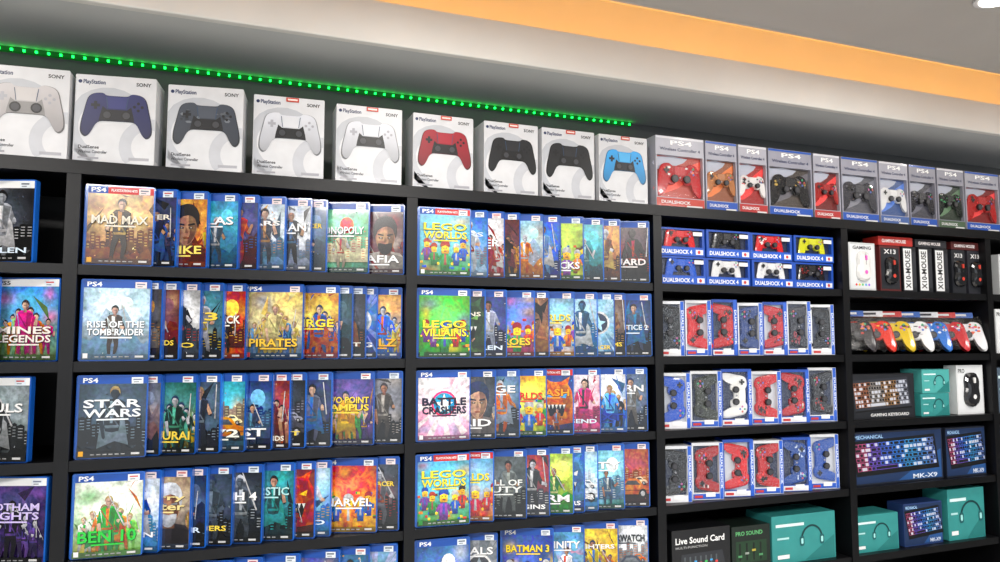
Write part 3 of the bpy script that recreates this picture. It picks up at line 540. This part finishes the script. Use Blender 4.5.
def f_teal(b,M,w,h):
    b.poly(M,[(w*.5,h*.02),(w*.98,h*.02),(w*.98,h*.5)],-.0006,"247876"); b.rect(M,w*.06,w*.5,h*.76,h*.82,-.0006,"d8f0f0")
    cx,cz,r=w*.62,h*.46,min(h*.30,w*.3)
    ring(b,M,cx,cz,r*.86,r,10,170,-.001,"123c40",(0,w,0,h))
    for s in(-1,1): b.poly(M,rrect(cx+s*r*.92-r*.2,cx+s*r*.92+r*.2,cz-r*.45,cz+r*.25,r*.15),-.0014,"1c5c60"); b.poly(M,rrect(cx+s*r*.92-r*.1,cx+s*r*.92+r*.1,cz-r*.3,cz+r*.1,r*.08),-.0018,"a0e0dc")
    b.rect(M,w*.08,w*.26,h*.1,h*.18,-.0006,"f0f0f0"); b.rect(M,w*.08,w*.26,h*.5,h*.54,-.0006,"b0dcdc")
gbox("sound_card_box",672,731,4,.125,.10,"141518",f_sound)
gbox("audio_mixer_box",732,771,4,.118,.10,"15201a",f_green)
gbox("headset_box",772,836,4,.135,.11,"348e8c",f_teal)
# ------------------------------------------------------------------ bay 4
def mouse(b,M,S,col,acc):
    o=smooth([(0,.5),(.2,.46),(.28,.28),(.26,.05),(.30,-.2),(.24,-.42),(0,-.5),(-.24,-.42),(-.30,-.2),(-.26,.05),(-.28,.28),(-.2,.46)],2)
    b.loft(M,[(sc(o,S),0),(sc(o,S),-.006),(sc(o,S,k=.85),-.012),(sc(o,S,k=.5),-.015)],col,2)
    b.rect(M,-.008*S,.008*S,.05*S,.46*S,-.0155,"101014"); b.prism(M,rrect(-.035*S,.035*S,.2*S,.36*S,.02*S,2),-.012,-.018,acc)
    b.poly(M,circ(0,-.2*S,.07*S,10),-.0158,acc)
def f_mouse1(b,M,w,h):
    b.rect(M,w*.04,w*.96,h*.04,h*.96,-.0004,"dfe2e4"); mouse(b,M@Matrix.Translation((w*.5,-.0006,h*.5)),h*.62,"ecebea","e060c0")
    for i,c in enumerate(["e04040","e0c030","40c060","40a0e0","a050e0"]): b.poly(M,circ(w*(.25+.12*i),h*.12,.004,8),-.001,c)
    b.text(M,"GAMING",w*.15,w*.85,h*.86,h*.93,-.0008,"303038")
def f_x10(b,M,w,h):
    b.rect(M,w*.05,w*.66,h*.04,h*.96,-.0006,"ecedee")
    Mr=M@Matrix.Translation((w*.36,0,h*.5))@Matrix.Rotation(R(-90),4,'Y')
    b.text(Mr,"X10-MOUSE",-h*.42,h*.42,-w*.19,w*.19,-.001,"15151a"); b.rect(M,w*.70,w*.96,h*.1,h*.9,-.0006,"303238")
def f_mdark(b,M,w,h):
    b.rect(M,w*.05,w*.95,h*.05,h*.95,-.0004,"22242a"); mouse(b,M@Matrix.Translation((w*.5,-.0006,h*.45)),h*.6,"17181c","d04030"); b.text(M,"X13",w*.2,w*.8,h*.82,h*.92,-.0008,"e8e8e8")
def f_lid(b,M,w,h):
    b.text(M,"GAMING MOUSE",w*.1,w*.8,h*.3,h*.7,-.0006,"f0e8e8")
gbox("mouse_box",849,876,0,.150,.05,"c9ccce",f_mouse1)
gbox("mouse_box",880,901,0,.146,.06,"581c1c",f_mdark)
for a,c in ((903,917),(919,933),(935,949)): gbox("mouse_box",a,c,0,.146,.06,"1c1d22",f_x10)
gbox("mouse_box",952,966,0,.146,.06,"22242a",f_mdark); gbox("mouse_box",968,983,0,.146,.06,"2c2c34",f_mdark)
gbox("mouse_box",880,915,0,.028,.06,"b02a24",f_lid,dz=.1475); gbox("mouse_box",917,949,0,.026,.06,"26262c",f_lid,dz=.1475); gbox("mouse_box",953,983,0,.026,.06,"501c1c",f_lid,dz=.1475)
bx0,bx1=DIV[4]+.02,DIV[5]-.02; n=7; p=(bx1-bx0-.02)/n
cc=[("302c30",["c03020","e08030"]),("d83020",["f0c020","202020"]),("d8b820",["d02828","202020"]),("e8e8ea",["202024","a0a0a8"]),("2c70c8",["e0e8f0","102850"]),("c02830",["f0f0f0"]),("e0e0e4",["202020","e05020"])]
for i,(c,cm) in enumerate(cc):
    b=MB(); M=T(bx0+.01+i*p+p*.5,.065,ROW[1]+.0605,-36,-12)
    controller(b,M,.158,c,"17171b",None,.026,False,cm,90+i)
    b.prism(M,rrect(-.03,.03,-.045,.0,.008),0,.02,"202024",2)
    o=rrect(-.074,.074,-.052,.066,.018,3)
    b.loft(M,[(sc(o,1,k=.9),.008),(o,-.01),(sc(o,1,k=.85),-.038)],"ffffff",3)
    b.box(M,-.05,.05,-.004,.004,.060,.078,["2a60b8","e8e8ec","c83030"][i%3]); b.rect(M,-.03,.03,.066,.073,-.0046,"f0f0f0" if i%3!=1 else "303038")
    b.finish("bagged_gamepad")
def keyboard(b,M,x0,x1,z0,z1,sh,cols,base,seed,pc=.55):
    rg=random.Random(seed); mp=lambda a,c:(x0+(x1-x0)*a+sh*(1-c),z0+(z1-z0)*c+.010*a)
    def q(a0,a1,c0,c1,y,col): b.poly(M,[mp(a0,c0),mp(a1,c0),mp(a1,c1),mp(a0,c1)],y,col)
    q(-.02,1.02,-.10,1.10,-.0006,base); q(-.02,1.02,-.16,-.10,-.0006,"060608")
    for r in range(6):
        a=.0
        while a<.98:
            w=.048 if not (r==0 and .2<a<.3) else .28
            if rg.random()<.12: w*=1.5
            a1=min(a+w,.995); c=cols[int(a*len(cols)*.999)]
            q(a+.003,a1-.002,r/6+.015,(r+1)/6-.015,-.0011,c)
            q(a+.008,a1-.007,r/6+.032,(r+1)/6-.032,-.0016,"16161b" if rg.random()>pc*.3 else "c0c4d0"); a+=w
def f_kb1(b,M,w,h):
    b.rect(M,w*.02,w*.98,h*.03,h*.97,-.0003,"1e2026"); keyboard(b,M,w*.04,w*.88,h*.24,h*.80,.012,["b87048","a8a098","b88850","989cac"],"2c2e36",1,1.6); b.text(M,"GAMING KEYBOARD",w*.3,w*.9,h*.05,h*.12,-.0008,"e0e0e0")
def f_kb2(b,M,w,h):
    b.rect(M,w*.01,w*.99,h*.03,h*.97,-.0003,"1a3056"); b.poly(M,[(w*.5,h*.04),(w*.98,h*.04),(w*.98,h*.6)],-.0004,"24508a"); keyboard(b,M,w*.04,w*.90,h*.25,h*.78,.014,["c05080","7858d0","4870e8","3888f0","40a8f0","4890e0","7090e0"],"0a0c12",2,1.0); b.text(M,"MK-X9",w*.66,w*.93,h*.05,h*.14,-.0008,"d8e0f0"); b.text(M,"MECHANICAL",w*.05,w*.35,h*.87,h*.94,-.0008,"a0c8f0")
def f_white(b,M,w,h):
    b.rect(M,w*.04,w*.96,h*.04,h*.96,-.0004,"e4e6e8"); mouse(b,M@Matrix.Translation((w*.5,-.0006,h*.5)),h*.7,"1c1c20","e8e8e8"); b.text(M,"PRO",w*.06,w*.3,h*.84,h*.93,-.0008,"202020")
gbox("keyboard_box",850,915,2,.138,.06,"1c1d22",f_kb1)
gbox("headset_box",921,950,2,.072,.08,"348e8c",f_teal); gbox("headset_box",923,951,2,.076,.08,"4ca8a4",f_teal,y=.022,dz=.0730)
gbox("mouse_box",957,984,2,.160,.045,"dcdee0",f_white)
gbox("keyboard_box",850,943,3,.160,.05,"1c2230",f_kb2); gbox("keyboard_box",946,986,3,.158,.05,"1c2230",f_kb2)
gbox("headset_box",853,899,4,.11,.09,"348e8c",f_teal); gbox("keyboard_box",904,943,4,.13,.06,"243a6c",f_kb2); gbox("headset_box",948,985,4,.16,.09,"348e8c",f_teal)
gbox("mouse_box",999,1030,0,.14,.06,"c9ccce",f_mouse1); gbox("mouse_box",1034,1060,0,.14,.06,"2c2c34",f_mdark)
gbox("mouse_box",996,1018,1,.15,.05,"dcdee0",f_white); gbox("headset_box",1026,1060,1,.14,.08,"4c80c0",f_teal)
gbox("headset_box",996,1040,2,.15,.08,"506070",f_teal); gbox("keyboard_box",996,1070,3,.15,.05,"1c2230",f_kb2); gbox("headset_box",996,1050,4,.15,.1,"348e8c",f_teal)
# ------------------------------------------------------------------ world, camera
w=bpy.data.worlds.new("World"); bpy.context.scene.world=w; w.use_nodes=True
w.node_tree.nodes["Background"].inputs[0].default_value=(.9,.95,1,1); w.node_tree.nodes["Background"].inputs[1].default_value=1.05
cam=bpy.data.cameras.new("camera"); co=bpy.data.objects.new("camera",cam); bpy.context.scene.collection.objects.link(co)
co.location=(0,-D,EYE); co.rotation_euler=(math.pi/2+P,0,-A); cam.lens=27; cam.sensor_width=36; cam.clip_start=.02
bpy.context.scene.camera=co
bpy.context.scene.view_settings.view_transform='Standard'
